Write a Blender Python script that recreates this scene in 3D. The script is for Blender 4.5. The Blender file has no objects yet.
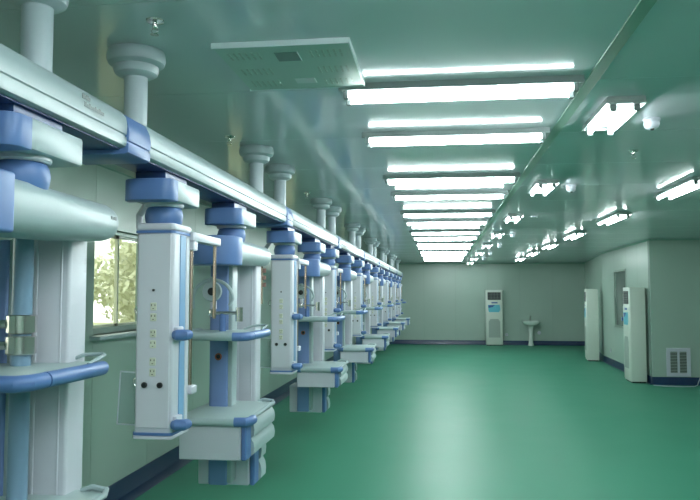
import bpy, bmesh, math, random
from mathutils import Vector, Matrix
random.seed(7)
PI = math.pi
scene = bpy.context.scene
COL = scene.collection

# ------------------------------------------------------------------ camera, world, exposure
cam_d = bpy.data.cameras.new('camera'); cam = bpy.data.objects.new('camera', cam_d); COL.objects.link(cam)
cam.location = (0, 0, 1.73)
cam.rotation_euler = (math.radians(90 + 3.497), 0, math.radians(7.112))
cam_d.sensor_width = 36; cam_d.lens = 36 * 720 / 700; cam_d.clip_start = 0.05; cam_d.clip_end = 200
scene.camera = cam
w = bpy.data.worlds.new('world'); scene.world = w; w.use_nodes = True
bg = w.node_tree.nodes['Background']; bg.inputs['Color'].default_value = (0.95, 1.0, 0.93, 1); bg.inputs['Strength'].default_value = 1.15
vs = scene.view_settings
vs.view_transform = 'Standard'; vs.look = 'None'; vs.exposure = 1.32; vs.gamma = 1.0; vs.use_curve_mapping = False

H = 2.79            # ceiling height
YF = 25.1           # far wall
XL = -2.72          # left wall face
YN = -3.0           # wall behind the camera
PER = 2.87          # pitch of the bridge beams
TUBE = 22.4          # emission strength of the fluorescent tubes

# ------------------------------------------------------------------ materials
def lin(c):
    return tuple(((v / 255) / 12.92 if v / 255 <= 0.04045 else ((v / 255 + 0.055) / 1.055) ** 2.4) for v in c)
MATS = {}
def mat(name, rgb, rough=0.4, metal=0.0, spec=0.5, var=0.0, scale=6.0, bump=0.0, bscale=60.0, coat=0.0, rvar=0.0):
    if name in MATS: return MATS[name]
    m = bpy.data.materials.new(name); m.use_nodes = True
    nt = m.node_tree; b = nt.nodes['Principled BSDF']
    c = lin(rgb)
    b.inputs['Base Color'].default_value = (*c, 1)
    b.inputs['Roughness'].default_value = rough; b.inputs['Metallic'].default_value = metal
    b.inputs['Specular IOR Level'].default_value = spec
    b.inputs['Coat Weight'].default_value = coat; b.inputs['Coat Roughness'].default_value = 0.08
    if var or bump or rvar:
        tc = nt.nodes.new('ShaderNodeTexCoord')
        n = nt.nodes.new('ShaderNodeTexNoise'); n.inputs['Scale'].default_value = scale; n.inputs['Detail'].default_value = 4
        nt.links.new(tc.outputs['Object'], n.inputs['Vector'])
        if var:
            mx = nt.nodes.new('ShaderNodeMix'); mx.data_type = 'RGBA'
            mx.inputs['A'].default_value = (*[max(0, v * (1 - var)) for v in c], 1)
            mx.inputs['B'].default_value = (*[min(1, v * (1 + var)) for v in c], 1)
            nt.links.new(n.outputs['Fac'], mx.inputs['Factor']); nt.links.new(mx.outputs['Result'], b.inputs['Base Color'])
        if rvar:
            mr = nt.nodes.new('ShaderNodeMapRange')
            mr.inputs['To Min'].default_value = rough - rvar; mr.inputs['To Max'].default_value = rough + rvar
            nt.links.new(n.outputs['Fac'], mr.inputs['Value']); nt.links.new(mr.outputs['Result'], b.inputs['Roughness'])
        if bump:
            n2 = nt.nodes.new('ShaderNodeTexNoise'); n2.inputs['Scale'].default_value = bscale
            nt.links.new(tc.outputs['Object'], n2.inputs['Vector'])
            bp = nt.nodes.new('ShaderNodeBump'); bp.inputs['Strength'].default_value = bump; bp.inputs['Distance'].default_value = 0.01
            nt.links.new(n2.outputs['Fac'], bp.inputs['Height']); nt.links.new(bp.outputs['Normal'], b.inputs['Normal'])
    MATS[name] = m; return m
def emit(name, rgb, strength):
    m = bpy.data.materials.new(name); m.use_nodes = True
    b = m.node_tree.nodes['Principled BSDF']
    b.inputs['Base Color'].default_value = (0.9, 0.95, 0.92, 1)
    b.inputs['Emission Color'].default_value = (*rgb, 1); b.inputs['Emission Strength'].default_value = strength
    return m
def glass(name, tint, refl=0.08):
    m = bpy.data.materials.new(name); m.use_nodes = True; nt = m.node_tree
    nt.nodes.remove(nt.nodes['Principled BSDF']); out = nt.nodes['Material Output']
    t = nt.nodes.new('ShaderNodeBsdfTransparent'); t.inputs['Color'].default_value = (*tint, 1)
    g = nt.nodes.new('ShaderNodeBsdfGlossy'); g.inputs['Roughness'].default_value = 0.03
    mx = nt.nodes.new('ShaderNodeMixShader'); mx.inputs[0].default_value = refl
    nt.links.new(t.outputs[0], mx.inputs[1]); nt.links.new(g.outputs[0], mx.inputs[2]); nt.links.new(mx.outputs[0], out.inputs['Surface'])
    return m

M_CEIL = mat('ceiling_paint', (208, 212, 219), 0.12, spec=0.28, var=0.03, scale=1.5, rvar=0.03)
M_WALL = mat('wall_panel_paint', (162, 182, 171), 0.3, spec=0.5, var=0.03, scale=2)
M_JOINT = mat('panel_joint', (120, 140, 130), 0.6)
M_FLOOR = mat('green_epoxy', (66, 136, 111), 0.42, spec=0.11, var=0.05, scale=1.2, rvar=0.05)
M_BASE = mat('navy_vinyl', (24, 50, 84), 0.3)
M_STRIP = mat('ceiling_strip_paint', (134, 164, 152), 0.4, spec=0.2)
M_BEAM = mat('mint_white_enamel', (158, 174, 177), 0.38, var=0.02, scale=3)
M_WHITE = mat('white_enamel', (200, 201, 212), 0.35)
M_LAV = mat('pale_lavender_panel', (202, 203, 212), 0.4, var=0.02, scale=4)
M_BLUE = mat('pendant_blue', (86, 117, 170), 0.42, var=0.04, scale=8)
M_COLB = mat('column_blue', (116, 141, 190), 0.42, var=0.03, scale=5)
M_LBLUE = mat('light_blue_channel', (120, 160, 200), 0.4)
M_DBLUE = mat('dark_blue_track', (44, 70, 120), 0.4)
M_POST = mat('post_enamel', (178, 191, 198), 0.35)
M_TRAY = mat('tray_mint', (164, 182, 182), 0.35)
M_STEEL = mat('brushed_steel', (226, 222, 220), 0.18, metal=1.0)
M_COPPER = mat('warm_steel_rod', (200, 176, 160), 0.25, metal=1.0)
M_DARK = mat('black_plastic', (28, 32, 34), 0.5)
M_GREY = mat('grey_plastic', (120, 128, 128), 0.5)
M_RUST = mat('orange_brown_ring', (150, 84, 52), 0.5)
M_RED = mat('red_tag', (140, 108, 98), 0.5)
M_SOCK = mat('cream_socket', (206, 208, 190), 0.4)
M_ALU = mat('window_aluminium', (150, 168, 158), 0.35, metal=0.3)
M_FRAME = mat('window_cream', (196, 198, 178), 0.4)
M_FIX = mat('fixture_steel', (160, 168, 168), 0.35, metal=0.3)
M_AC = mat('appliance_white', (206, 214, 204), 0.4)
M_CER = mat('ceramic_white', (214, 226, 218), 0.15)
M_STICK = mat('cyan_sticker', (96, 186, 206), 0.4)
M_STICKB = mat('blue_sticker', (46, 84, 150), 0.4)
M_GRILLE = mat('grille_grey', (158, 172, 164), 0.5)
M_LEAF = mat('leaves', (212, 214, 190), 0.6, var=0.2, scale=3)
M_BARK = mat('bark', (90, 78, 60), 0.8)
M_GROUND = mat('outdoor_ground', (150, 152, 120), 0.9, var=0.1)
M_TUBE = emit('fluorescent_tube', (0.88, 1.0, 1.0), TUBE)
M_GLASS = glass('window_glass', (0.93, 0.96, 0.9), 0.08)
M_DGLASS = glass('dark_window_glass', (0.06, 0.08, 0.07), 0.8)
_n = M_DGLASS.node_tree; _d = _n.nodes.new('ShaderNodeBsdfPrincipled'); _d.inputs['Base Color'].default_value = (0.16, 0.21, 0.19, 1); _d.inputs['Roughness'].default_value = 0.12
_n.links.new(_d.outputs[0], _n.nodes['Mix Shader'].inputs[2])
M_ACRYL = glass('clear_acrylic', (0.85, 0.92, 0.9), 0.45)
_n = M_ACRYL.node_tree; _d = _n.nodes.new('ShaderNodeBsdfDiffuse'); _d.inputs['Color'].default_value = (0.55, 0.66, 0.64, 1)
_n.links.new(_d.outputs[0], _n.nodes['Mix Shader'].inputs[2])

# ------------------------------------------------------------------ mesh helpers
def box(bm, x0, x1, y0, y1, z0, z1, bev=0.0, seg=2):
    t = bmesh.new(); bmesh.ops.create_cube(t, size=1)
    for v in t.verts:
        v.co = Vector(((x0 + x1) / 2 + v.co.x * (x1 - x0), (y0 + y1) / 2 + v.co.y * (y1 - y0), (z0 + z1) / 2 + v.co.z * (z1 - z0)))
    if bev: bmesh.ops.bevel(t, geom=list(t.edges), offset=bev, segments=seg, profile=0.5, affect='EDGES', clamp_overlap=True)
    join(bm, t)
def join(bm, t):
    me = bpy.data.meshes.new('tmp'); t.to_mesh(me); t.free(); bm.from_mesh(me); bpy.data.meshes.remove(me)
def tube(bm, pts, r, n=10, caps=True):
    pts = [Vector(p) for p in pts]; rings = []
    rs = r if isinstance(r, (list, tuple)) else [r] * len(pts)
    prev = None
    for i, p in enumerate(pts):
        d = (pts[min(i + 1, len(pts) - 1)] - pts[max(i - 1, 0)]).normalized()
        if prev is None:
            a = Vector((0, 0, 1)) if abs(d.z) < 0.9 else Vector((1, 0, 0)); u = d.cross(a).normalized()
        else:
            u = (prev - d * prev.dot(d)).normalized()
        prev = u; vv = d.cross(u)
        rings.append([bm.verts.new(p + (u * math.cos(2 * PI * k / n) + vv * math.sin(2 * PI * k / n)) * rs[i]) for k in range(n)])
    for a, b in zip(rings, rings[1:]):
        for k in range(n): bm.faces.new((a[k], a[(k + 1) % n], b[(k + 1) % n], b[k]))
    if caps:
        bm.faces.new(rings[0][::-1]); bm.faces.new(rings[-1])
def lathe(bm, prof, c=(0, 0, 0), n=28, axis='Z'):
    rings = []
    def P(r, z, k):
        a = 2 * PI * k / n; q = (r * math.cos(a), r * math.sin(a), z)
        if axis == 'Y': q = (q[0], q[2], q[1])
        if axis == 'X': q = (q[2], q[0], q[1])
        return Vector(q) + Vector(c)
    for r, z in prof: rings.append([bm.verts.new(P(max(r, 1e-4), z, k)) for k in range(n)])
    for a, b in zip(rings, rings[1:]):
        for k in range(n): bm.faces.new((a[k], a[(k + 1) % n], b[(k + 1) % n], b[k]))
    bm.faces.new(rings[0][::-1]); bm.faces.new(rings[-1])
def prism(bm, poly, axis, lo, hi, bev=0.0, seg=2):
    t = bmesh.new()
    def P(a, b, c): return {'X': (c, a, b), 'Y': (a, c, b), 'Z': (a, b, c)}[axis]
    A = [t.verts.new(P(a, b, lo)) for a, b in poly]; B = [t.verts.new(P(a, b, hi)) for a, b in poly]
    n = len(poly); t.faces.new(A[::-1]); t.faces.new(B)
    for k in range(n): t.faces.new((A[k], A[(k + 1) % n], B[(k + 1) % n], B[k]))
    bmesh.ops.recalc_face_normals(t, faces=list(t.faces))
    if bev:
        ed = [e for e in t.edges if (e.verts[0] in A) == (e.verts[1] in A)]
        bmesh.ops.bevel(t, geom=ed, offset=bev, segments=seg, profile=0.5, affect='EDGES', clamp_overlap=True)
    join(bm, t)
def rrect(x0, x1, y0, y1, r, n=5):
    if not isinstance(r, (list, tuple)): r = [r] * 4     # corner order: x0y0, x1y0, x1y1, x0y1
    out = []
    for (cx, cy, a0, rr) in ((x0 + r[0], y0 + r[0], PI, r[0]), (x1 - r[1], y0 + r[1], 1.5 * PI, r[1]), (x1 - r[2], y1 - r[2], 0, r[2]), (x0 + r[3], y1 - r[3], 0.5 * PI, r[3])):
        for k in range(n + 1):
            a = a0 + 0.5 * PI * k / n; out.append((cx + rr * math.cos(a), cy + rr * math.sin(a)))
    return out
def me_from(bm, name, m, sharp=35):
    bmesh.ops.recalc_face_normals(bm, faces=list(bm.faces))
    me = bpy.data.meshes.new(name); bm.to_mesh(me); bm.free()
    me.shade_smooth(); me.set_sharp_from_angle(angle=math.radians(sharp))
    me.materials.append(m); return me
def obj(name, bm, m, parent=None, loc=(0, 0, 0), rz=0.0, sharp=35):
    me = bm if isinstance(bm, bpy.types.Mesh) else me_from(bm, name, m, sharp)
    o = bpy.data.objects.new(name, me); COL.objects.link(o)
    o.location = loc; o.rotation_euler = (0, 0, rz)
    if parent: o.parent = parent
    return o
def mk(fn, *a, **k):
    bm = bmesh.new(); fn(bm, *a, **k); return bm
def tag(o, label=None, cat=None, group=None, kind=None):
    if label: o['label'] = label
    if cat: o['category'] = cat
    if group: o['group'] = group
    if kind: o['kind'] = kind
    return o
def thing(name, label, cat, loc=(0, 0, 0), rz=0.0, group=None):
    o = bpy.data.objects.new(name, None); COL.objects.link(o); o.empty_display_size = 0.1
    o.location = loc; o.rotation_euler = (0, 0, rz)
    return tag(o, label, cat, group)
def copy_tree(o, loc=None, label=None, rz=None, parent=None):
    c = o.copy(); COL.objects.link(c)
    if parent: c.parent = parent
    if loc is not None: c.location = loc
    if rz is not None: c.rotation_euler = (0, 0, rz)
    if label: c['label'] = label
    for ch in KIDS.get(o.name, [k for k in bpy.data.objects if k.parent == o]): copy_tree(ch, parent=c)
    return c
KIDS = {}
def children_index():
    KIDS.clear()
    for k in bpy.data.objects:
        KIDS.setdefault(k.name, [])
    for k in bpy.data.objects:
        if k.parent: KIDS[k.parent.name].append(k)
def struct(name, bm, m, parent=None, label=None):
    o = obj(name, bm, m, parent)
    o['kind'] = 'structure'
    if label: o['label'] = label
    return o
ORD = ['first', 'second', 'third', 'fourth', 'fifth', 'sixth', 'seventh', 'eighth', 'ninth', 'tenth', 'eleventh', 'twelfth', 'thirteenth', 'fourteenth']

# ------------------------------------------------------------------ room shell
PIER = (4.02, 14.5); BEND = (4.17, 19.3); CORN = (4.86, YF); XR = 6.2
struct('floor', mk(box, XL - 0.1, XR + 0.1, YN - 0.1, YF + 0.1, -0.12, 0), M_FLOOR, label='glossy green epoxy floor of the ward')
ceil = struct('ceiling', mk(box, XL - 0.1, XR + 0.1, YN - 0.1, YF + 0.1, H + 0.012, H + 0.1), M_JOINT, label='glossy painted metal panel ceiling')
PW = 1.18; XS = 0.755
ys = [3.63 + PW * k for k in range(-6, 20)]
ys = [y for y in ys if YN < y < YF]
ys = [YN] + ys + [YF]
pm = {}
for a, b in zip(ys, ys[1:]):
    for (x0, x1) in ((XL, XS), (XS, XR)):
        key = (round(b - a, 3), x0)
        if key not in pm: pm[key] = me_from(mk(box, x0 + 0.002, x1 - 0.002, 0.0022, b - a - 0.0022, H, H + 0.012, 0.0015, 1), 'ceiling_panel', M_CEIL)
        obj('ceiling_panel', pm[key], None, ceil, (0, a, 0))
tr = struct('trim_1', mk(box, XS - 0.03, XS + 0.03, YN, YF, H - 0.006, H + 0.001, 0.002, 1), M_STRIP, label='flat green cover strip running along the ceiling')

# windows on the left wall
WINS = [(1.82 + 3.6 * k, 2.92 + 3.6 * k) for k in range(6)]
WZ0, WZ1 = 1.40, 2.27
wl = bmesh.new()
edges = [YN - 0.1]
for a, b in WINS: edges += [a, b]
edges.append(YF + 0.1)
for i in range(0, len(edges) - 1, 2): box(wl, XL - 0.14, XL - 0.012, edges[i], edges[i + 1], 0, H)
for a, b in WINS:
    box(wl, XL - 0.14, XL - 0.012, a, b, 0, WZ0); box(wl, XL - 0.14, XL - 0.012, a, b, WZ1, H)
wall_l = struct('wall_left', wl, M_JOINT, label='long panelled window wall behind the pendants')
def lpanel(y0, y1, z0, z1):
    obj('wall_panel', mk(box, XL - 0.012, XL, y0 + 0.002, y1 - 0.002, z0, z1, 0.0015, 1), M_WALL, wall_l)
for i in range(0, len(edges) - 1, 2):
    a, b = max(edges[i], YN), min(edges[i + 1], YF); n = max(1, round((b - a) / 1.2))
    for k in range(n): lpanel(a + (b - a) * k / n, a + (b - a) * (k + 1) / n, 0.0, H)
for a, b in WINS:
    lpanel(a, b, 0, WZ0); lpanel(a, b, WZ1, H)
for i, (a, b) in enumerate(WINS):
    f = bmesh.new(); x0, x1 = XL - 0.10, XL - 0.05; t = 0.035
    box(f, x0, x1, a, b, WZ0, WZ0 + t + 0.02, 0.004, 1); box(f, x0, x1, a, b, WZ1 - t, WZ1, 0.004, 1)
    box(f, x0, x1, a, a + t, WZ0, WZ1, 0.004, 1); box(f, x0, x1, b - t, b, WZ0, WZ1, 0.004, 1)
    wo = struct('window_%d' % (i + 1), f, M_ALU, label='two pane sliding window in the left wall')
    mid = (a + b) / 2
    for k, (p, q) in enumerate(((a + t, mid + 0.02), (mid - 0.02, b - t))):
        xx = x0 + 0.008 + 0.02 * k; s = bmesh.new(); e = 0.026
        box(s, xx, xx + 0.016, p, p + e, WZ0 + 0.05, WZ1 - t); box(s, xx, xx + 0.016, q - e, q, WZ0 + 0.05, WZ1 - t)
        box(s, xx, xx + 0.016, p, q, WZ0 + 0.05, WZ0 + 0.05 + e); box(s, xx, xx + 0.016, p, q, WZ1 - t - e, WZ1 - t)
        so = obj('sash', s, M_FRAME, wo)
        obj('pane', mk(box, xx + 0.006, xx + 0.010, p + e, q - e, WZ0 + 0.05 + e, WZ1 - t - e), M_GLASS, so)
    obj('reveal', mk(box, XL - 0.05, XL + 0.002, b - 0.001, b + 0.012, WZ0, WZ1), M_WALL, wo)
    obj('window_sill', mk(box, XL - 0.06, XL + 0.09, a - 0.06, b + 0.06, WZ0 - 0.035, WZ0, 0.008, 2), M_BEAM, wo)

# far wall
wall_f = struct('wall_far', mk(box, XL - 0.1, CORN[0] + 0.1, YF + 0.012, YF + 0.12, 0, H), M_JOINT, label='panelled end wall behind the washbasin')
n = 7; W = CORN[0] - XL
for k in range(n):
    obj('wall_panel', mk(box, XL + W * k / n + 0.002, XL + W * (k + 1) / n - 0.002, YF, YF + 0.012, 0, H, 0.0015, 1), M_WALL, wall_f)
def seg_wall(name, p, q, npan, thick=0.12, label=None, cut=None):
    """wall from p to q, room on the left-hand side of p->q"""
    d = Vector((q[0] - p[0], q[1] - p[1])); L = d.length; rz = math.atan2(d.y, d.x)
    bm = bmesh.new()
    if cut:
        a, b, z0, z1 = cut
        box(bm, 0.03, a, -thick, -0.012, 0, H); box(bm, b, L, -thick, -0.012, 0, H)
        box(bm, a, b, -thick, -0.012, 0, z0); box(bm, a, b, -thick, -0.012, z1, H)
    else: box(bm, 0, L, -thick, -0.012, 0, H)
    o = struct(name, bm, M_JOINT, label=label); o.location = (p[0], p[1], 0); o.rotation_euler = (0, 0, rz)
    def pan(s0, s1, z0=0, z1=H): obj('wall_panel', mk(box, s0 + 0.002, s1 - 0.002, -0.012, 0, z0, z1, 0.0015, 1), M_WALL, o)
    if cut:
        n1 = max(1, round(a / 1.2)); n2 = max(1, round((L - b) / 1.2))
        for k in range(n1): pan(a * k / n1, a * (k + 1) / n1)
        for k in range(n2): pan(b + (L - b) * k / n2, b + (L - b) * (k + 1) / n2)
        pan(a, b, 0, z0); pan(a, b, z1, H)
    else:
        for k in range(npan): pan(L * k / npan, L * (k + 1) / npan)
    return o, L, rz
# room lies to the left of the direction of travel
OW0, OW1 = 2.05, 3.35       # observation window along the right wall, distance from the pier
wr1, L1, RZ1 = seg_wall('wall_right', PIER, BEND, 4, label='panelled right wall with the observation window', cut=(OW0, OW1, 0.95, 2.29))
wr2, L2, RZ2 = seg_wall('wall_right_end', BEND, CORN, 5, label='angled right wall piece next to the end wall')
wpier, LP, RZP = seg_wall('wall_pier', (XR, PIER[1]), PIER, 2, label='wall face with the low air grille, facing down the ward')
seg_wall('wall_side', (XR, YN), (XR, PIER[1]), 15, label='plain panelled side wall in front of the pier')
seg_wall('wall_back', (XL, YN), (XR, YN), 7, label='plain panelled back wall')
# baseboards
def cove(bm, L, h=0.15, foot=0.05):
    prism(bm, [(0.0, 0.0), (foot, 0.0), (foot, 0.002), (0.05 if foot > 0.06 else 0.04, 0.004), (0.022, 0.012), (0.012, 0.035), (0.01, h), (0.0, h)], 'X', 0, L)
def baseboard(name, p, q, label, foot=0.05):
    d = Vector((q[0] - p[0], q[1] - p[1])); L = d.length
    o = struct(name, mk(cove, L, 0.15, foot), M_BASE, label=label); o.location = (p[0], p[1], 0); o.rotation_euler = (0, 0, math.atan2(d.y, d.x))
baseboard('baseboard_left', (XL, YF), (XL, YN), 'navy coved baseboard under the windows', 0.15)
baseboard('baseboard_far', (CORN[0], YF), (XL, YF), 'navy coved baseboard along the end wall')
baseboard('baseboard_right', PIER, BEND, 'navy coved baseboard along the right wall')
baseboard('baseboard_right_end', BEND, CORN, 'navy coved baseboard along the angled wall piece')
baseboard('baseboard_pier', (XR, PIER[1]), PIER, 'navy coved baseboard below the low air grille')
baseboard('baseboard_side', (XR, YN), (XR, PIER[1]), 'navy coved baseboard along the plain side wall')
baseboard('baseboard_back', (XL, YN), (XR, YN), 'navy coved baseboard along the back wall')
# thin cornice lines at ceiling
def cornice(name, p, q, label):
    d = Vector((q[0] - p[0], q[1] - p[1])); L = d.length
    o = struct(name, mk(prism, [(0, H), (0.03, H), (0.012, H - 0.012), (0, H - 0.03)], 'X', 0, L), M_STRIP, label=label)
    o.location = (p[0], p[1], 0); o.rotation_euler = (0, 0, math.atan2(d.y, d.x))
cornice('trim_2', (CORN[0], YF), (XL, YF), 'thin cornice strip on top of the end wall')
cornice('trim_3', PIER, BEND, 'thin cornice strip on top of the right wall')
cornice('trim_4', BEND, CORN, 'thin cornice strip on top of the angled wall piece')
cornice('trim_5', (XR, PIER[1]), PIER, 'thin cornice strip above the low air grille')
cornice('trim_6', (XL, YF), (XL, YN), 'thin cornice strip on top of the window wall')
# observation window in the right wall
f = bmesh.new(); t = 0.05
box(f, OW0, OW1, -0.08, 0.008, 0.95, 0.95 + t); box(f, OW0, OW1, -0.08, 0.008, 2.29 - t, 2.29)
box(f, OW0, OW0 + t, -0.08, 0.008, 0.95, 2.29); box(f, OW1 - t, OW1, -0.08, 0.008, 0.95, 2.29)
wo = struct('window_7', f, M_ALU, label='dark observation window in the right wall'); wo.location = (PIER[0], PIER[1], 0); wo.rotation_euler = (0, 0, RZ1)
obj('pane', mk(box, OW0 + t, OW1 - t, -0.045, -0.035, 0.95 + t, 2.29 - t), M_DGLASS, wo)
obj('latch', mk(box, 2.6, 2.68, -0.034, -0.01, 1.12, 1.2, 0.005, 1), M_STICKB, wo)

# ------------------------------------------------------------------ fluorescent fixtures
def make_light(name, L, label):
    t = thing(name, label, 'ceiling light')
    b = bmesh.new()
    prism(b, [(-0.098, 0), (0.098, 0), (0.105, -0.038), (0.101, -0.038), (0.09, -0.018), (-0.09, -0.018), (-0.101, -0.038), (-0.105, -0.038)], 'X', -L / 2, L / 2)
    obj('base_tray', b, M_FIX, t)
    for s in (-1, 1):
        e = bmesh.new(); prism(e, [(-0.09, -0.019), (0.09, -0.019), (0.098, -0.038), (-0.098, -0.038)], 'X', s * L / 2 - (0.02 if s > 0 else 0), s * L / 2 + (0 if s > 0 else 0.02), 0.003)
        obj('end_cap', e, M_FIX, t)
    for y in (-0.062, 0.062):
        tu = obj('tube', mk(tube, [(-L / 2 + 0.045, y, -0.05), (L / 2 - 0.045, y, -0.05)], 0.013, 12), M_TUBE, t)
        for s in (-1, 1):
            x = s * (L / 2 - 0.034)
            obj('lamp_holder', mk(box, x - 0.012, x + 0.012, y - 0.017, y + 0.017, -0.072, -0.02, 0.003, 1), M_GREY, tu)
    bl = obj('ballast_cover', mk(box, -0.2, 0.2, -0.025, 0.025, -0.034, -0.021, 0.003, 1), M_FIX, t)
    return t
TUBE_Y = []
for k in range(7): TUBE_Y += [3.64 + PER * k * 0.985, 4.74 + PER * k * 0.985]
l0 = make_light('twin_tube_light', 1.2, '')
l1 = make_light('short_twin_tube_light', 0.68, '')
children_index()
first = True
for i, y in enumerate(TUBE_Y):
    lb = '%s crosswise twin tube light of the middle row past the slotted ceiling unit' % ORD[i]
    o = l0 if first else copy_tree(l0); first = False
    o.location = (0.1, y, H); tag(o, lb, 'ceiling light', 'crosswise lights of the middle row')
for i, y in enumerate((-2.1, -1.0, 0.77, 1.87)):
    o = copy_tree(l0, (0.1, y, H)); tag(o, 'crosswise twin tube light before the slotted ceiling unit', 'ceiling light', 'crosswise lights before the slotted unit')
first = True
for i in range(-2, 8):
    y = 4.3 + 2.84 * i
    o = l1 if first else copy_tree(l1); first = False
    o.location = (1.0, y, H); o.rotation_euler = (0, 0, PI / 2)
    tag(o, ('short lengthwise twin tube light, %s of the dome camera row' % ORD[i]) if i >= 0 else 'short lengthwise twin tube light before the first dome camera', 'ceiling light', 'short lengthwise lights')
for i in range(-3, 6):
    y = 7.35 + 2.87 * i
    o = copy_tree(l0, (2.36, y, H), None, PI / 2)
    tag(o, ('long lengthwise twin tube light, the %s one counted from the end wall' % ORD[5 - i]), 'ceiling light', 'long lengthwise lights')

# slotted ceiling unit
def slots(bm, cx, cy, nx, ny, dx, dy, sx, sy, z):
    for i in range(nx):
        for j in range(ny):
            x = cx + (i - (nx - 1) / 2) * dx; y = cy + (j - (ny - 1) / 2) * dy
            box(bm, x - sx / 2, x + sx / 2, y - sy / 2, y + sy / 2, z - 0.0015, z + 0.001)
t = thing('ceiling_air_unit', 'flat square slotted air unit mounted on the ceiling', 'air unit', (-0.66, 3.215, H))
obj('casing', mk(box, -0.29, 0.29, -0.315, 0.315, -0.022, 0, 0.003, 1), mat('air_unit_paint', (176, 194, 188), 0.55, spec=0.25), t)
obj('rim', mk(lambda bm: [box(bm, -0.295, 0.295, -0.321, -0.315, -0.024, 0), box(bm, 0.29, 0.296, -0.321, 0.321, -0.024, 0), box(bm, -0.295, 0.295, 0.315, 0.321, -0.024, 0)]), mat('air_unit_rim', (216, 226, 230), 0.35), t)
for sx in (-1, 1):
    for cy in (-0.2, 0.02, 0.21):
        obj('slot_group', mk(slots, sx * 0.18, cy, 6, 2, 0.026, 0.05, 0.01, 0.038, -0.022), M_GRILLE, t)
obj('sensor_window', mk(box, -0.045, 0.06, -0.235, -0.12, -0.0245, -0.02, 0.002, 1), mat('sensor_grey', (104, 128, 122), 0.4), t)
obj('name_plate', mk(box, -0.03, 0.07, 0.14, 0.22, -0.0245, -0.02, 0.002, 1), mat('plate_pale', (196, 206, 204), 0.4), t)

# dome cameras and sprinklers
def dome(label):
    t = thing('dome_camera', label, 'camera')
    obj('mount', mk(lathe, [(0.05, 0), (0.05, -0.012), (0.046, -0.016)]), M_WHITE, t)
    obj('housing', mk(lathe, [(0.044, -0.012), (0.046, -0.03), (0.044, -0.042), (0.038, -0.054), (0.026, -0.063), (0.012, -0.067), (0.002, -0.068)]), M_WHITE, t)
    obj('lens', mk(lathe, [(0.012, 0.004), (0.012, -0.006), (0.007, -0.009)], (0, -0.012, -0.064)), M_DARK, t)
    return t
d0 = dome(''); children_index()
DY = [4.5, 7.2, 12.9, 15.8, 18.7, 21.5]
for i, y in enumerate(DY):
    o = d0 if i == 0 else copy_tree(d0)
    o.location = (1.28, y, H); tag(o, 'small white dome camera on the ceiling, %s past the slotted unit' % ORD[i], 'camera', 'dome cameras')
t = thing('ceiling_ring', 'empty round mounting ring on the ceiling between two dome cameras', 'mounting ring', (1.28, 10.05, H))
obj('ring', mk(lathe, [(0.05, 0), (0.05, -0.008), (0.036, -0.008), (0.034, -0.002)]), M_WHITE, t)
def sprinkler(label):
    t = thing('sprinkler', label, 'sprinkler')
    obj('escutcheon', mk(lathe, [(0.035, 0), (0.033, -0.006), (0.016, -0.012)], n=18), M_STEEL, t)
    obj('body', mk(lathe, [(0.010, -0.008), (0.010, -0.028), (0.006, -0.034)], n=12), M_STEEL, t)
    obj('frame', mk(lambda bm: [tube(bm, [(s * 0.008, 0, -0.03), (s * 0.014, 0, -0.042), (s * 0.003, 0, -0.056)], 0.0025, 6) for s in (-1, 1)]), M_STEEL, t)
    obj('deflector', mk(lathe, [(0.003, -0.054), (0.017, -0.056), (0.016, -0.058)], n=16), M_STEEL, t)
    return t
s0 = sprinkler(''); children_index()
for i, (x, y, lb) in enumerate(((-1.09, 2.62, 'chrome sprinkler head on the ceiling between the slotted unit and the first posts'), (-1.4, 4.66, 'chrome sprinkler head on the ceiling just before the second pair of posts'),
        (-1.38, 7.4, 'tiny chrome sprinkler head on the ceiling just before the third pair of posts'), (1.43, 5.5, 'tiny chrome sprinkler head on the ceiling past the first dome camera'))):
    o = s0 if i == 0 else copy_tree(s0)
    o.location = (x, y, H); tag(o, lb, 'sprinkler', 'ceiling sprinklers')

# ------------------------------------------------------------------ bridge beams
XC = -1.315
def half_profile(w, h, z0):
    r = [(w - 0.016, 0), (w - 0.003, 0.006), (w, 0.016), (w, 0.040), (w - 0.006, 0.043), (w - 0.006, 0.048), (w, 0.051), (w + 0.002, 0.085), (w - 0.004, 0.115), (w - 0.02, h - 0.016), (w - 0.045, h - 0.004), (w - 0.08, h)]
    return [(x, z0 + z) for x, z in r] + [(-x, z0 + z) for x, z in reversed(r)]
BZ = 2.283
def flange(bm, z):
    lathe(bm, [(0.12, z), (0.124, z - 0.012), (0.126, z - 0.035), (0.12, z - 0.055), (0.106, z - 0.066), (0.096, z - 0.068), (0.096, z - 0.085), (0.09, z - 0.10), (0.07, z - 0.112), (0.051, z - 0.116)])
def mark(bm, x, y0, z0, widths, hh):
    y = y0
    for wd, hk in widths:
        box(bm, x - 0.0015, x + 0.001, y, y + wd, z0, z0 + hh * hk); y += wd + 0.003
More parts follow.
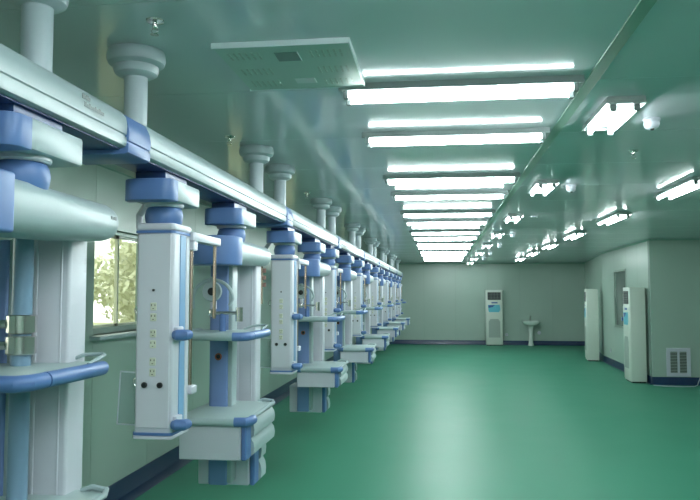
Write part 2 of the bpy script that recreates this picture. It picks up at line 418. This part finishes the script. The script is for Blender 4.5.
def make_beam(label, mk_print=False, first_unit=False, L=PER):
    t = thing('bridge_beam', label, 'ceiling beam')
    obj('rail_body', mk(prism, half_profile(0.14, 0.152, BZ), 'Y', 0.10, L - 0.10, 0.006), M_BEAM, t)
    obj('track', mk(lambda bm: [box(bm, -0.05, 0.115, 0.08, L - 0.08, BZ - 0.005, BZ + 0.004)]), M_DBLUE, t)
    c = obj('joint_collar', mk(prism, half_profile(0.148, 0.166, BZ - 0.022), 'Y', L - 0.105, L + 0.105, 0.008), M_BLUE, t)
    for y in (0.285, L - 0.495):
        p = obj('post', mk(tube, [(0, y, BZ + 0.14), (0, y, H - 0.1)], 0.05, 24), M_POST, t)
        obj('flange', me_from(mk(lambda bm: lathe(bm, [(r, z) for r, z in FL], (0, y, 0))), 'flange', M_POST), None, p)
    if mk_print:
        obj('printed_mark', mk(lambda bm: [mark(bm, 0.1405, 2.42, BZ + 0.098, [(0.012, 1), (0.008, .8), (0.014, 1), (0.01, .7)], 0.016), mark(bm, 0.1418, 2.43, BZ + 0.073, [(0.016, 1), (0.01, .7), (0.012, 1), (0.008, .7), (0.014, .7), (0.01, 1), (0.012, .7), (0.014, 1), (0.01, .7), (0.01, .7)], 0.017)]), M_GREY, t)
    return t
FL = [(0.12, H), (0.124, H - 0.012), (0.126, H - 0.035), (0.12, H - 0.055), (0.106, H - 0.066), (0.096, H - 0.068), (0.096, H - 0.085), (0.09, H - 0.10), (0.07, H - 0.112), (0.051, H - 0.116), (0.05, H - 0.12)]
J0 = 2.68
b0 = make_beam('white bridge beam with small dark print and blue joint, carrying the pendant nearest the slotted unit', True)
b0.location = (XC, J0 - PER, 0)
b1 = make_beam('white bridge beam on two posts, first one past the printed beam'); children_index()
b1.location = (XC, J0, 0)
for k in range(1, 7):
    copy_tree(b1, (XC, J0 + PER * k, 0), 'white bridge beam on two posts, %s one past the printed beam' % ORD[k])
for o in [o for o in bpy.data.objects if o.parent is None and o.name.startswith('bridge_beam')]: o['group'] = 'bridge beams in one line'

# ------------------------------------------------------------------ pendants: carriage
def carriage(t, y0=-0.18, y1=0.18, x=0.155, xm=-0.07, nx=0.045):
    c = obj('carriage', mk(box, xm + 0.01, x, y0, y1, 2.145, 2.24, 0.012, 2), M_BEAM, t)
    obj('carriage_cap', mk(prism, rrect(xm, x + 0.006, y0 - 0.045, y0 + 0.05, [0.07, 0.045, 0.004, 0.004]), 'Z', 2.14, 2.234, 0.012), M_BLUE, c)
    obj('trolley', mk(box, -0.04, 0.10, y0 + 0.05, y1 - 0.04, 2.23, BZ - 0.003), M_DBLUE, t)
    obj('neck_ring', mk(lathe, [(0.09, 2.147), (0.09, 2.135), (0.084, 2.128)], (nx, 0, 0)), M_WHITE, t)
    obj('neck', mk(lathe, [(0.072, 2.13), (0.082, 2.115), (0.088, 2.09), (0.084, 2.065), (0.078, 2.045)], (nx, 0, 0)), M_BLUE, t)

# ------------------------------------------------------------------ gas column pendant (type A)
def make_gas(label):
    t = thing('gas_column_pendant', label, 'medical pendant')
    carriage(t)
    x0, x1, y0, y1, zb, zt = -0.048, 0.128, -0.09, 0.13, 1.085, 2.05
    obj('column_body', mk(prism, rrect(x0, x1, y0, y1, 0.018), 'Z', zb + 0.012, zt - 0.012, 0.004), M_LAV, t)
    obj('front_panel', mk(box, x0 + 0.012, x1 - 0.012, y0 - 0.006, y0 + 0.01, zb + 0.05, zt - 0.05, 0.003, 1), M_LAV, t)
    obj('top_cap', mk(prism, rrect(x0 - 0.006, x1 + 0.006, y0 - 0.008, y1 + 0.006, 0.022), 'Z', zt - 0.032, zt, 0.008), M_WHITE, t)
    for nm, z in (('top_trim', zt - 0.045), ('bottom_trim', zb + 0.018)):
        obj(nm, mk(prism, rrect(x0 - 0.005, x1 + 0.005, y0 - 0.0085, y1 + 0.005, 0.02), 'Z', z, z + 0.012), M_BLUE, t)
    obj('bottom_cap', mk(prism, rrect(x0 - 0.006, x1 + 0.006, y0 - 0.008, y1 + 0.006, 0.022), 'Z', zb, zb + 0.016, 0.005), M_WHITE, t)
    for s, xx in ((-1, x0), (1, x1)):
        obj('side_channel', mk(box, xx - 0.004, xx + 0.004, -0.01, 0.055, zb + 0.04, zt - 0.05), M_LBLUE, t)
        obj('side_rib', mk(box, xx - 0.006, xx + 0.006, 0.058, 0.10, zb + 0.04, zt - 0.05, 0.004, 1), M_WHITE, t)
    # outlets
    yy = y0 - 0.006; cx = 0.04
    k = bmesh.new(); lathe(k, [(0.006, 0.0), (0.006, -0.006), (0.003, -0.007)], (cx, yy, 1.747), 10, 'Y'); obj('indicator', k, M_DARK, t)
    for zc in (1.65, 1.53, 1.405):
        for dz in (-0.024, 0.024):
            so = obj('socket', mk(box, cx - 0.0145, cx + 0.0145, yy - 0.003, yy + 0.002, zc + dz - 0.0175, zc + dz + 0.0175, 0.002, 1), M_SOCK if dz else M_SOCK, t)
            sl = bmesh.new()
            for (a, b, wx, wz) in ((-0.008, 0.006, 0.003, 0.008), (0.008, 0.006, 0.003, 0.008), (0.0, -0.009, 0.007, 0.003)):
                box(sl, cx + a - wx / 2, cx + a + wx / 2, yy - 0.0042, yy - 0.002, zc + dz + b - wz / 2, zc + dz + b + wz / 2)
            obj('socket_slots', sl, M_DARK, so)
    for dx in (-0.036, 0.036):
        k = bmesh.new(); lathe(k, [(0.013, 0.0), (0.013, -0.008), (0.009, -0.010), (0.008, -0.004)], (cx + dx, yy, 1.325), 16, 'Y'); obj('gas_outlet', k, M_DARK, t)
    # hooks and clear chart holder on the window side
    for z in (1.655, 1.325):
        pts = [(x0 - 0.02 - 0.022 * math.cos(a) , 0.0, z + 0.022 * math.sin(a)) for a in [PI * 2 * q / 14 for q in range(13)]]
        obj('hook', mk(tube, [(x0 + 0.004, 0, z)] + pts[7:] + pts[:5], 0.003, 6), M_STEEL, t)
    ch = bmesh.new(); box(ch, -0.11, 0, -0.006, 0.0, -0.245, 0)
    o = obj('chart_holder', ch, M_ACRYL, t, (x0 - 0.002, 0.03, 1.365)); o.rotation_euler = (math.radians(4), math.radians(4), math.radians(8))
    fr = bmesh.new()
    for (a, b, c, d) in ((-0.112, 0.002, -0.004, 0.002), (-0.112, 0.002, -0.247, -0.241), (-0.112, -0.106, -0.247, 0.002), (-0.004, 0.002, -0.247, 0.002)): box(fr, a, b, -0.008, 0.002, c, d)
    obj('holder_rim', fr, M_WHITE, o)
    # drip rail with hanging rods on the aisle side
    ia = obj('infusion_arm', mk(box, x1 - 0.03, x1 + 0.02, y1 - 0.02, y1 + 0.42, 1.985, 2.028, 0.006, 2), M_WHITE, t)
    obj('arm_bracket', mk(box, x1 - 0.028, x1 + 0.018, y1 + 0.0, y1 + 0.055, 1.94, 1.99, 0.005, 1), M_WHITE, ia)
    obj('support_rod', mk(tube, [(x1 - 0.005, y1 + 0.03, 1.945), (x1 - 0.005, y1 + 0.03, 1.29)], 0.008, 12), M_COPPER, ia)
    obj('foot_bracket', mk(box, x1 - 0.03, x1 + 0.02, y1 - 0.012, y1 + 0.06, 1.255, 1.295, 0.005, 1), M_WHITE, ia)
    obj('hanging_rod', mk(tube, [(x1 - 0.005, y1 + 0.39, 1.99), (x1 - 0.005, y1 + 0.39, 1.60)], 0.009, 12), M_COPPER, ia)
    for z in (1.547, 1.15):
        rb = obj('rail_bracket', mk(box, x1 - 0.004, x1 + 0.02, -0.075, 0.0, z - 0.03, z + 0.035, 0.006, 2), M_WHITE, t)
        obj('rail_bumper', mk(tube, [(x1 + 0.004, -0.085, z), (x1 + 0.02, -0.088, z), (x1 + 0.055, -0.08, z), (x1 + 0.062, -0.05, z)], [0.018, 0.025, 0.025, 0.022], 14), M_BLUE, rb)
    # supply hose behind the neck
    obj('supply_hose', mk(tube, [(-0.06, 0.15, 2.2), (-0.12, 0.2, 2.18), (-0.17, 0.22, 2.12), (-0.16, 0.2, 2.06), (-0.06, 0.1, 2.03)], 0.018, 10), M_WHITE, t)
    return t

# ------------------------------------------------------------------ equipment pendant (type B)
def scallop_side(bm, x, y0, y1, z0, z1, n):
    poly = [(x - 0.01, z0)]
    h = (z1 - z0) / n
    for i in range(n):
        for (dx, f) in ((0.004, 0.0), (0.020, 0.12), (0.024, 0.45), (0.018, 0.75), (0.004, 0.97)):
            poly.append((x + dx, z0 + h * (i + f)))
    poly.append((x - 0.01, z1))
    prism(bm, poly, 'Y', y0, y1)
def drawer_unit(t, name, x0, x1, y0, y1, z0, z1):
    d = obj(name, mk(box, x0, x1, y0, y1, z0, z1 - 0.035, 0.006, 1), M_WHITE, t)
    obj('drawer_front', mk(box, x0 + 0.006, x1 - 0.03, y0 - 0.014, y0 + 0.002, z0 - 0.004, z1 - 0.045, 0.005, 1), M_WHITE, d)
    obj('corner_post', mk(box, x1 - 0.024, x1 + 0.006, y0 - 0.012, y0 + 0.10, z0 - 0.004, z1 - 0.03, 0.006, 1), M_BLUE, d)
    obj('side_grip', mk(scallop_side, x1, y0 + 0.10, y1 - 0.01, z0, z1 - 0.035, 2), M_BEAM, d)
    return d
def tray_top(t, name, x0, x1, y0, y1, z, th, chamfer=0.0):
    s = obj(name, mk(prism, rrect(x0, x1, y0, y1, [0.05, 0.05, 0.07, 0.07]), 'Z', z - th, z, 0.006), M_TRAY, t)
    return s
def make_equip(label, so=0.0, xo=0.0, lamp=True, clamps=False, boom=(-0.2, 0.72), lav_y=0.5, blue_y=0.10, rod=True, boom_mark=False, low=True, blue_x=-0.055, lav_x=0.0, zs=1.52, zl=1.04, lowlen=0.36, dx=0.0, sw=0.0, db=0.80):
    t = thing('equipment_pendant', label, 'medical pendant')
    carriage(t)
    # boom
    a, b = boom; bz0, bz1 = 1.905, 2.065
    def boom_body(bm):
        secs = [(a + 0.06, 0.14, bz0, bz1), (a + 0.3, 0.139, bz0 + 0.003, bz1 - 0.001), (b - 0.06, 0.134, bz0 + 0.018, bz1 - 0.006), (b - 0.015, 0.128, bz0 + 0.026, bz1 - 0.012), (b, 0.115, bz0 + 0.04, bz1 - 0.026)]
        rings = [[bm.verts.new((x, y, z)) for x, z in rrect(-w_, w_, z0, z1, min(0.055, (z1 - z0) * 0.45), 4)] for (y, w_, z0, z1) in secs]
        for p, q in zip(rings, rings[1:]):
            for k in range(len(p)): bm.faces.new((p[k], p[(k + 1) % len(p)], q[(k + 1) % len(q)], q[k]))
        bm.faces.new(rings[0]); bm.faces.new(rings[-1])
    bo = obj('boom', mk(boom_body), M_BEAM, t, sharp=50)
    obj('boom_cap', mk(prism, rrect(-0.146, 0.146, a - 0.10, a + 0.10, [0.13, 0.13, 0.01, 0.01], 8), 'Z', bz0 - 0.006, bz1 + 0.004, 0.05, 5), M_BLUE, bo, sharp=50)
    if boom_mark: obj('boom_print', mk(lambda bm: mark(bm, 0.135, b - 0.09, bz0 + 0.095, [(0.012, 1), (0.01, .8), (0.014, 1)], 0.012)), M_GREY, bo)
    # columns
    zb = 0.55
    cb = obj('blue_column', mk(prism, rrect(blue_x - 0.07, blue_x + 0.055, blue_y, blue_y + 0.12, [0.03, 0.012, 0.012, 0.03]), 'Z', zb, bz0 + 0.02, 0.01), M_COLB, t)
    obj('column_edge', mk(prism, rrect(blue_x + 0.05, blue_x + 0.08, blue_y + 0.008, blue_y + 0.12, 0.008), 'Z', zb + 0.015, bz0 + 0.02, 0.004), M_BEAM, cb)
    rg = bmesh.new(); lathe(rg, [(0.022, 0), (0.022, -0.008), (0.016, -0.012), (0.013, -0.004)], (blue_x - 0.005, blue_y + 0.002, 1.34), 18, 'Y'); ro = obj('power_port', rg, M_RUST, cb)
    rg = bmesh.new(); lathe(rg, [(0.0135, 0), (0.0135, -0.007)], (blue_x - 0.005, blue_y + 0.002, 1.34), 14, 'Y'); obj('port_hole', rg, M_DARK, ro)
    cl = obj('lavender_column', mk(prism, rrect(lav_x - 0.068, lav_x + 0.076, lav_y, lav_y + 0.13, 0.012), 'Z', 0.62, bz0 + 0.06, 0.004), M_LAV, t)
    obj('column_strip', mk(lambda bm: [box(bm, lav_x - 0.06, lav_x - 0.045, lav_y - 0.004, lav_y + 0.01, 0.63, bz0 + 0.05, 0.002, 1), box(bm, lav_x + 0.04, lav_x + 0.048, lav_y - 0.003, lav_y + 0.01, 0.63, bz0 + 0.05, 0.002, 1)]), M_LAV, cl)
    # upper shelf
    x0, x1, y0, y1 = -0.19 + xo, 0.235 + xo + sw, -0.34 + so, 0.205 + so
    sh = tray_top(t, 'upper_shelf', x0, x1, y0, y1, zs - 0.015, 0.03)
    obj('shelf_rail', mk(tube, [(x0 + 0.06, y0 - 0.004, zs - 0.03), (x1 - 0.05, y0 - 0.004, zs - 0.03)], 0.023, 14), M_BEAM, sh)
    obj('corner_bumper', mk(tube, [(x0 + 0.075, y0 - 0.006, zs - 0.03), (x0 + 0.03, y0 - 0.002, zs - 0.03), (x0 + 0.002, y0 + 0.028, zs - 0.03), (x0 - 0.004, y0 + 0.08, zs - 0.03)], 0.025, 14), M_BLUE, sh)
    obj('corner_bumper', mk(tube, [(x1 - 0.075, y0 - 0.006, zs - 0.03), (x1 - 0.03, y0 - 0.002, zs - 0.03), (x1 - 0.002, y0 + 0.028, zs - 0.03), (x1 + 0.003, y0 + 0.10, zs - 0.03)], 0.025, 14), M_BLUE, sh)
    obj('side_bumper', mk(tube, [(x1 + 0.002, y0 + 0.11, zs - 0.03), (x1 + 0.008, y0 + 0.3, zs - 0.03), (x1 + 0.008, y1 - 0.08, zs - 0.03), (x1 - 0.015, y1 - 0.02, zs - 0.03)], [0.025, 0.025, 0.025, 0.018], 14), M_BLUE, sh)
    obj('side_bumper', mk(tube, [(x0 - 0.002, y0 + 0.09, zs - 0.03), (x0 - 0.006, y0 + 0.3, zs - 0.03), (x0 - 0.004, y1 - 0.06, zs - 0.03)], 0.026, 12), M_BEAM, sh)
    obj('rail_loop', mk(tube, [(x1 - 0.012, y1 - 0.14, zs - 0.012), (x1 - 0.006, y1 - 0.03, zs + 0.012), (x1 - 0.03, y1 - 0.005, zs + 0.014), (x1 - 0.10, y1 - 0.004, zs + 0.008), (x1 - 0.16, y1 - 0.01, zs - 0.014)], 0.007, 8), M_BEAM, sh)
    # lower shelf with drawers
    x0, x1, y0, y1 = -0.165 + xo + dx, 0.225 + xo + dx, -0.29 + so, lowlen + so
    lo = tray_top(t, 'lower_shelf', x0 - 0.012, x1 + 0.012, y0 - 0.02, y1, zl - 0.008, 0.028)
    obj('shelf_rail', mk(tube, [(x0 + 0.04, y0 - 0.022, zl - 0.03), (x1 - 0.06, y0 - 0.022, zl - 0.03)], 0.022, 12), M_BEAM, lo)
    obj('corner_bumper', mk(tube, [(x0 + 0.045, y0 - 0.022, zl - 0.028), (x0 + 0.005, y0 - 0.018, zl - 0.028), (x0 - 0.016, y0 + 0.012, zl - 0.028), (x0 - 0.016, y0 + 0.06, zl - 0.028)], 0.027, 12), M_BLUE, lo)
    obj('corner_bumper', mk(tube, [(x1 - 0.06, y0 - 0.022, zl - 0.028), (x1 + 0.0, y0 - 0.018, zl - 0.028), (x1 + 0.02, y0 + 0.012, zl - 0.028), (x1 + 0.02, y0 + 0.08, zl - 0.028)], 0.027, 12), M_BLUE, lo)
    obj('rail_loop', mk(tube, [(x1 + 0.012, y0 + 0.09, zl - 0.02), (x1 + 0.02, y1 - 0.06, zl - 0.008), (x1 + 0.004, y1 - 0.012, zl - 0.004), (x1 - 0.05, y1 - 0.01, zl + 0.004), (x1 - 0.09, y1 - 0.01, zl - 0.012)], 0.012, 8), M_BEAM, lo)
    drawer_unit(t, 'upper_drawer', x0, x1, y0, y1 - 0.02, db, zl)
    if low:
        drawer_unit(t, 'lower_drawer', x0 - 0.06 - dx, x1 - 0.085 - dx, blue_y + 0.125 , y1 + 0.10, 0.53, 0.83)
    # lamp and instrument arm
    if lamp:
        by = blue_y - 0.14
        ar = obj('instrument_arm', mk(tube, [(blue_x - 0.01, by, 1.615), (blue_x + 0.155, by, 1.615)], 0.011, 12), M_STEEL, t)
        obj('arm_clamp', mk(box, blue_x - 0.02, blue_x + 0.02, by - 0.022, by + 0.022, 1.592, 1.64, 0.006, 2), M_STEEL, ar)
        obj('arm_clamp', mk(tube, [(blue_x + 0.165, by, 1.565), (blue_x + 0.165, by, 1.605), (blue_x + 0.165, by, 1.61), (blue_x + 0.165, by, 1.65)], 0.022, 16), M_STEEL, ar)
        obj('arm_post', mk(tube, [(blue_x + 0.06, by + 0.01, 1.5), (blue_x + 0.06, by + 0.01, 1.61)], 0.022, 12), M_BLUE, ar)
        la = bmesh.new(); lathe(la, [(0.012, 0.05), (0.05, 0.035), (0.062, 0.0), (0.056, -0.014), (0.046, -0.006), (0.02, 0.002)], (blue_x + 0.005, by - 0.03, 1.745), 22, 'Y')
        lo_ = obj('exam_lamp', la, M_BEAM, t)
        lb = bmesh.new(); lathe(lb, [(0.022, 0.004), (0.024, -0.016), (0.014, -0.022)], (blue_x + 0.005, by - 0.03, 1.745), 16, 'Y'); obj('lamp_lens', lb, M_DARK, lo_)
        pts = [(blue_x + 0.005 - 0.125 * math.cos(q), by - 0.02, 1.70 + 0.115 * math.sin(q)) for q in [PI * k / 14 for k in range(15)]]
        obj('lamp_hose', mk(tube, [(pts[0][0] + 0.006, by - 0.02, 1.64)] + pts + [(pts[-1][0] - 0.02, by - 0.02, 1.66)], 0.011, 10), M_BEAM, lo_)
        obj('lamp_knob', mk(lathe, [(0.016, 1.80), (0.02, 1.81), (0.02, 1.825), (0.012, 1.835)], (blue_x + 0.005, by - 0.02, 0), 14), M_BEAM, lo_)
        obj('lamp_stem', mk(box, blue_x - 0.012, blue_x + 0.022, by - 0.02, by + 0.015, 1.635, 1.69, 0.006, 1), M_WHITE, lo_)
        tube_b = obj('lamp_bracket', mk(tube, [(blue_x + 0.005, by + 0.01, 1.74), (blue_x - 0.02, blue_y + 0.01, 1.74)], 0.01, 10), M_STEEL, lo_)
    if clamps:
        cy = blue_y - 0.07; cx = -0.115
        po = obj('instrument_pole', mk(tube, [(cx, cy, zl - 0.02), (cx, cy, bz0 + 0.02)], 0.034, 20), mat('grey_blue_pole', (120, 148, 172), 0.3), t)
        for z in (1.555, 1.627):
            cc = obj('arm_clamp', mk(lathe, [(0.046, z - 0.032), (0.05, z - 0.028), (0.05, z + 0.028), (0.046, z + 0.032)], (cx, cy, 0), 24), M_STEEL, po)
            obj('clamp_arm', mk(tube, [(cx - 0.04, cy - 0.02, z), (cx - 0.3, cy - 0.06, z)], 0.016, 12), M_STEEL, cc)
    if rod:
        rd = obj('hanging_rod', mk(tube, [(0.07, b - 0.05, bz0 + 0.06), (0.07, b - 0.05, 1.66)], 0.008, 10), M_COPPER, t)
        obj('rod_tag', mk(lambda bm: [box(bm, 0.078, 0.10, b - 0.058, b - 0.042, z, z + 0.03) for z in (1.78, 1.83, 1.88)]), M_RED, rd)
    return t

A_Y = [3.2, 5.82, 8.12, 10.95, 13.8, 16.6, 19.5, 22.0]
B_Y = [4.29, 7.1, 9.6, 12.25, 15.15, 18.0, 20.9]
ga = make_gas('white column of sockets and gas outlets hanging beside the bright window')
children_index()
for i, y in enumerate(A_Y):
    o = ga if i == 0 else copy_tree(ga, None, 'white column of sockets and gas outlets, %s one past the bright window column' % ORD[i - 1])
    o.location = (XC, y, 0); o['group'] = 'gas column pendants'
e0 = make_equip('blue and white shelf pendant with chrome pole clamps, under the printed beam', so=0.26, xo=-0.11, lamp=False, clamps=True, boom=(-0.28, 0.52), lav_y=0.40, blue_y=0.36, rod=False, boom_mark=True, blue_x=-0.27, lav_x=-0.078, zs=1.5, zl=1.03, lowlen=0.22)
e0.location = (XC, 2.04, 0)
e1 = make_equip('blue and white shelf pendant with white exam lamp and drawers, next past the window column')
e1.location = (XC, B_Y[0], 0)
e2 = make_equip('blue and white shelf pendant, second one past the bright window, tray swung towards the aisle', dx=0.12, sw=0.10, rod=False, db=0.85)
e2.location = (XC, B_Y[1], 0)
e3 = make_equip('blue and white shelf pendant with drawers, third one past the bright window', dx=0.19, sw=0.08, rod=False, db=0.85)
e3.location = (XC, B_Y[2], 0)
children_index()
for i in range(3, len(B_Y)):
    copy_tree(e3, (XC, B_Y[i], 0), 'blue and white shelf pendant with drawers, %s one past the bright window' % ORD[i])
for o in bpy.data.objects:
    if o.parent is None and o.name.startswith('equipment_pendant'): o['group'] = 'shelf pendants along the beams'

# ------------------------------------------------------------------ cabinet air conditioners
def make_ac(label, loc, rz):
    t = thing('cabinet_air_conditioner', label, 'air conditioner', loc, rz)
    w_, d_, h_ = 0.56, 0.30, 1.86
    b = obj('cabinet', mk(prism, rrect(-w_ / 2, w_ / 2, -d_, 0, [0.03, 0.03, 0.008, 0.008]), 'Z', 0.03, h_, 0.012), M_AC, t)
    obj('plinth', mk(box, -w_ / 2 + 0.02, w_ / 2 - 0.02, -d_ + 0.03, -0.02, 0, 0.035), M_DARK, t)
    v = obj('air_outlet', mk(box, -0.22, 0.22, -d_ - 0.004, -d_ + 0.02, 1.53, 1.79, 0.006, 1), M_DARK, t)
    for k in range(5): obj('louver', mk(box, -0.205, 0.205, -d_ - 0.016, -d_ - 0.002, 1.565 + k * 0.047, 1.575 + k * 0.047), M_GREY, v)
    for x in (-0.1, 0, 0.1): obj('vane', mk(box, x - 0.004, x + 0.004, -d_ - 0.01, -d_ - 0.002, 1.55, 1.78), M_GREY, v)
    fp = obj('front_panel', mk(box, -0.255, 0.255, -d_ - 0.008, -d_ + 0.01, 0.06, 1.49, 0.008, 2), M_AC, t)
    obj('logo_plate', mk(box, -0.09, 0.11, -d_ - 0.011, -d_ - 0.004, 1.415, 1.455), M_STICKB, fp)
    obj('sticker', mk(prism, [(-0.21, 1.36), (0.18, 1.37), (0.2, 1.2), (0.16, 1.12), (-0.18, 1.12), (-0.2, 1.2)], 'Y', -d_ - 0.0105, -d_ - 0.004), M_STICK, fp)
    obj('sticker_swoosh', mk(prism, [(-0.2, 1.35), (0.02, 1.36), (-0.05, 1.29), (-0.19, 1.26)], 'Y', -d_ - 0.012, -d_ - 0.006), M_STICKB, fp)
    g = obj('intake_grille', mk(prism, [(-0.19, 0.27), (0.19, 0.27), (0.19, 0.80), (0.13, 0.89), (-0.13, 0.89), (-0.19, 0.80)], 'Y', -d_ - 0.0105, -d_ - 0.004), M_GRILLE, fp)
    return t
def on_wall(p, rz, s):   # point along a wall
    return (p[0] + math.cos(rz) * s, p[1] + math.sin(rz) * s, 0)
make_ac('white cabinet air conditioner against the end wall, beside the washbasin', (1.81, YF - 0.06, 0), 0)
p = on_wall(BEND, RZ2, 0.25); n2 = RZ2
make_ac('white cabinet air conditioner in the bend of the right wall', (p[0] - math.sin(RZ2) * 0.12, p[1] + 0.0, 0), RZ2 + PI)
p = on_wall(PIER, RZ1, 0.46)
make_ac('white cabinet air conditioner at the wall corner, between dark window and air grille', (p[0] - 0.055, p[1], 0), RZ1 + PI)

# ------------------------------------------------------------------ washbasin
t = thing('washbasin', 'white ceramic pedestal washbasin with tap on the end wall', 'washbasin', (3.02, YF, 0))
def basin(bm):
    secs = [(0.10, 0.12, 0.66), (0.20, 0.2, 0.70), (0.275, 0.235, 0.76), (0.295, 0.245, 0.815), (0.295, 0.245, 0.83), (0.27, 0.22, 0.832), (0.22, 0.17, 0.77), (0.05, 0.05, 0.735)]
    rings = []
    for a, b, z in secs:
        rings.append([bm.verts.new((a * math.copysign(abs(math.cos(q)) ** 0.7, math.cos(q)), -0.252 + b * math.copysign(abs(math.sin(q)) ** 0.7, math.sin(q)), z)) for q in [2 * PI * k / 32 for k in range(32)]])
    for p_, q_ in zip(rings, rings[1:]):
        for k in range(32): bm.faces.new((p_[k], p_[(k + 1) % 32], q_[(k + 1) % 32], q_[k]))
    bm.faces.new(rings[0]); bm.faces.new(rings[-1])
obj('basin', mk(basin), M_CER, t, sharp=60)
obj('pedestal', mk(lathe, [(0.10, 0), (0.095, 0.03), (0.075, 0.1), (0.07, 0.45), (0.085, 0.6), (0.12, 0.69)], (0, -0.2, 0)), M_CER, t)
tp = obj('tap', mk(tube, [(0, -0.06, 0.82), (0, -0.06, 0.93), (0, -0.075, 0.965), (0, -0.11, 0.97), (0, -0.16, 0.94)], 0.016, 10), M_STEEL, t)
obj('tap_lever', mk(box, -0.012, 0.012, -0.075, -0.03, 0.965, 1.01, 0.004, 1), M_STEEL, tp)
def plug(label, loc, rz, r=False):
    t = thing('wall_socket', label, 'wall socket', loc, rz)
    if r: obj('cover', mk(lathe, [(0.06, 0.0), (0.06, -0.02), (0.045, -0.035), (0.01, -0.04)], (0, 0, 0), 18, 'Y'), M_WHITE, t)
    else:
        obj('cover', mk(box, -0.043, 0.043, -0.012, 0, -0.043, 0.043, 0.004, 1), M_WHITE, t)
        obj('holes', mk(lambda bm: [box(bm, x - 0.004, x + 0.004, -0.0135, -0.011, -0.008, 0.008) for x in (-0.015, 0.015)]), M_DARK, t)
plug('round white valve cover on the end wall right of the washbasin', (3.32, YF, 0.42), 0, True)
plug('square white socket on the end wall between air conditioner and washbasin', (2.24, YF, 0.35), 0)
p = on_wall(PIER, RZ1, 3.9); plug('square white socket low on the right wall below the dark window', (p[0], p[1], 0.35), RZ1 + PI)

# low air grille on the pier
t = thing('air_grille', 'low white return air grille with two columns of slats', 'air grille', (4.5, PIER[1], 0.43))
obj('frame', mk(lambda bm: [box(bm, -0.22, 0.22, -0.02, 0, 0.2, 0.27, 0.004, 1), box(bm, -0.22, 0.22, -0.02, 0, -0.27, -0.2, 0.004, 1), box(bm, -0.22, -0.15, -0.02, 0, -0.2, 0.2), box(bm, 0.15, 0.22, -0.02, 0, -0.2, 0.2), box(bm, -0.02, 0.02, -0.02, 0, -0.2, 0.2)]), M_WHITE, t)
obj('back_plate', mk(box, -0.16, 0.16, -0.006, 0, -0.21, 0.21), M_DARK, t)
sm = me_from(mk(lambda bm: prism(bm, [(-0.018, -0.004), (-0.004, 0.010), (-0.002, 0.008), (-0.016, -0.006)], 'X', -0.065, 0.065)), 'slat', M_GRILLE)
for k in range(14):
    for x in (-0.085, 0.085): obj('slat', sm, None, t, (x, 0, -0.185 + k * 0.0285))
# loose cable
cb = obj('power_cable', mk(tube, [(3.98, 14.30, 0.014), (4.2, 14.24, 0.008), (4.45, 14.2, 0.008), (4.7, 14.25, 0.008), (4.78, 14.34, 0.02), (4.84, 14.42, 0.1), (4.88, 14.46, 0.16), (4.95, 14.485, 0.2)], 0.008, 8), M_WHITE)
tag(cb, 'thin white cable lying on the floor below the low air grille', 'cable')

# ------------------------------------------------------------------ outdoors beyond the windows
struct('ground', mk(box, -30, XL - 0.15, -10, 45, -0.3, -0.12), M_GROUND, label='pale ground outside the windows')
def shrub_mesh(seed, rx, rz, n):
    rnd = random.Random(seed); bm = bmesh.new()
    cl = [(rnd.gauss(0, rx * 0.4), rnd.gauss(0, rx * 0.4), rz * (0.3 + 0.65 * rnd.random())) for _ in range(26)]
    for _ in range(n):
        c = rnd.choice(cl); d = Vector((rnd.gauss(0, 1), rnd.gauss(0, 1), rnd.gauss(0, 1))).normalized() * rx * 0.42 * rnd.random() ** 0.4
        p = Vector(c) + d; s = rnd.uniform(0.06, 0.13)
        u = Vector((rnd.gauss(0, 1), rnd.gauss(0, 1), rnd.gauss(0, 1))).normalized(); v = u.orthogonal().normalized()
        bm.faces.new([bm.verts.new(p + u * s), bm.verts.new(p + v * s * 0.45), bm.verts.new(p - u * s), bm.verts.new(p - v * s * 0.45)])
    return bm
sm = [me_from(shrub_mesh(s, 1.3, 3.6, 5000), 'foliage', M_LEAF) for s in (3, 8)]
tm = me_from(mk(tube, [(0, 0, 0), (0.05, 0, 1.2), (-0.03, 0.05, 2.6)], [0.12, 0.09, 0.04], 10), 'trunk', M_BARK)
for i, (x, y) in enumerate(((-6.8, 9.0), (-8.9, 13.2), (-6.6, 16.6), (-8.6, 20.6))):
    t = thing('garden_tree', ['leafy pale green tree outside, seen through the bright window', 'leafy tree outside beyond the tree at the bright window', 'leafy tree outside, nearer the wall, abreast of the middle windows', 'leafy tree outside abreast of the window nearest the end wall'][i], 'tree', (x, y, -0.12), i * 1.3, 'trees outside the windows')
    obj('foliage', sm[i % 2], None, t); obj('trunk', tm, None, t)
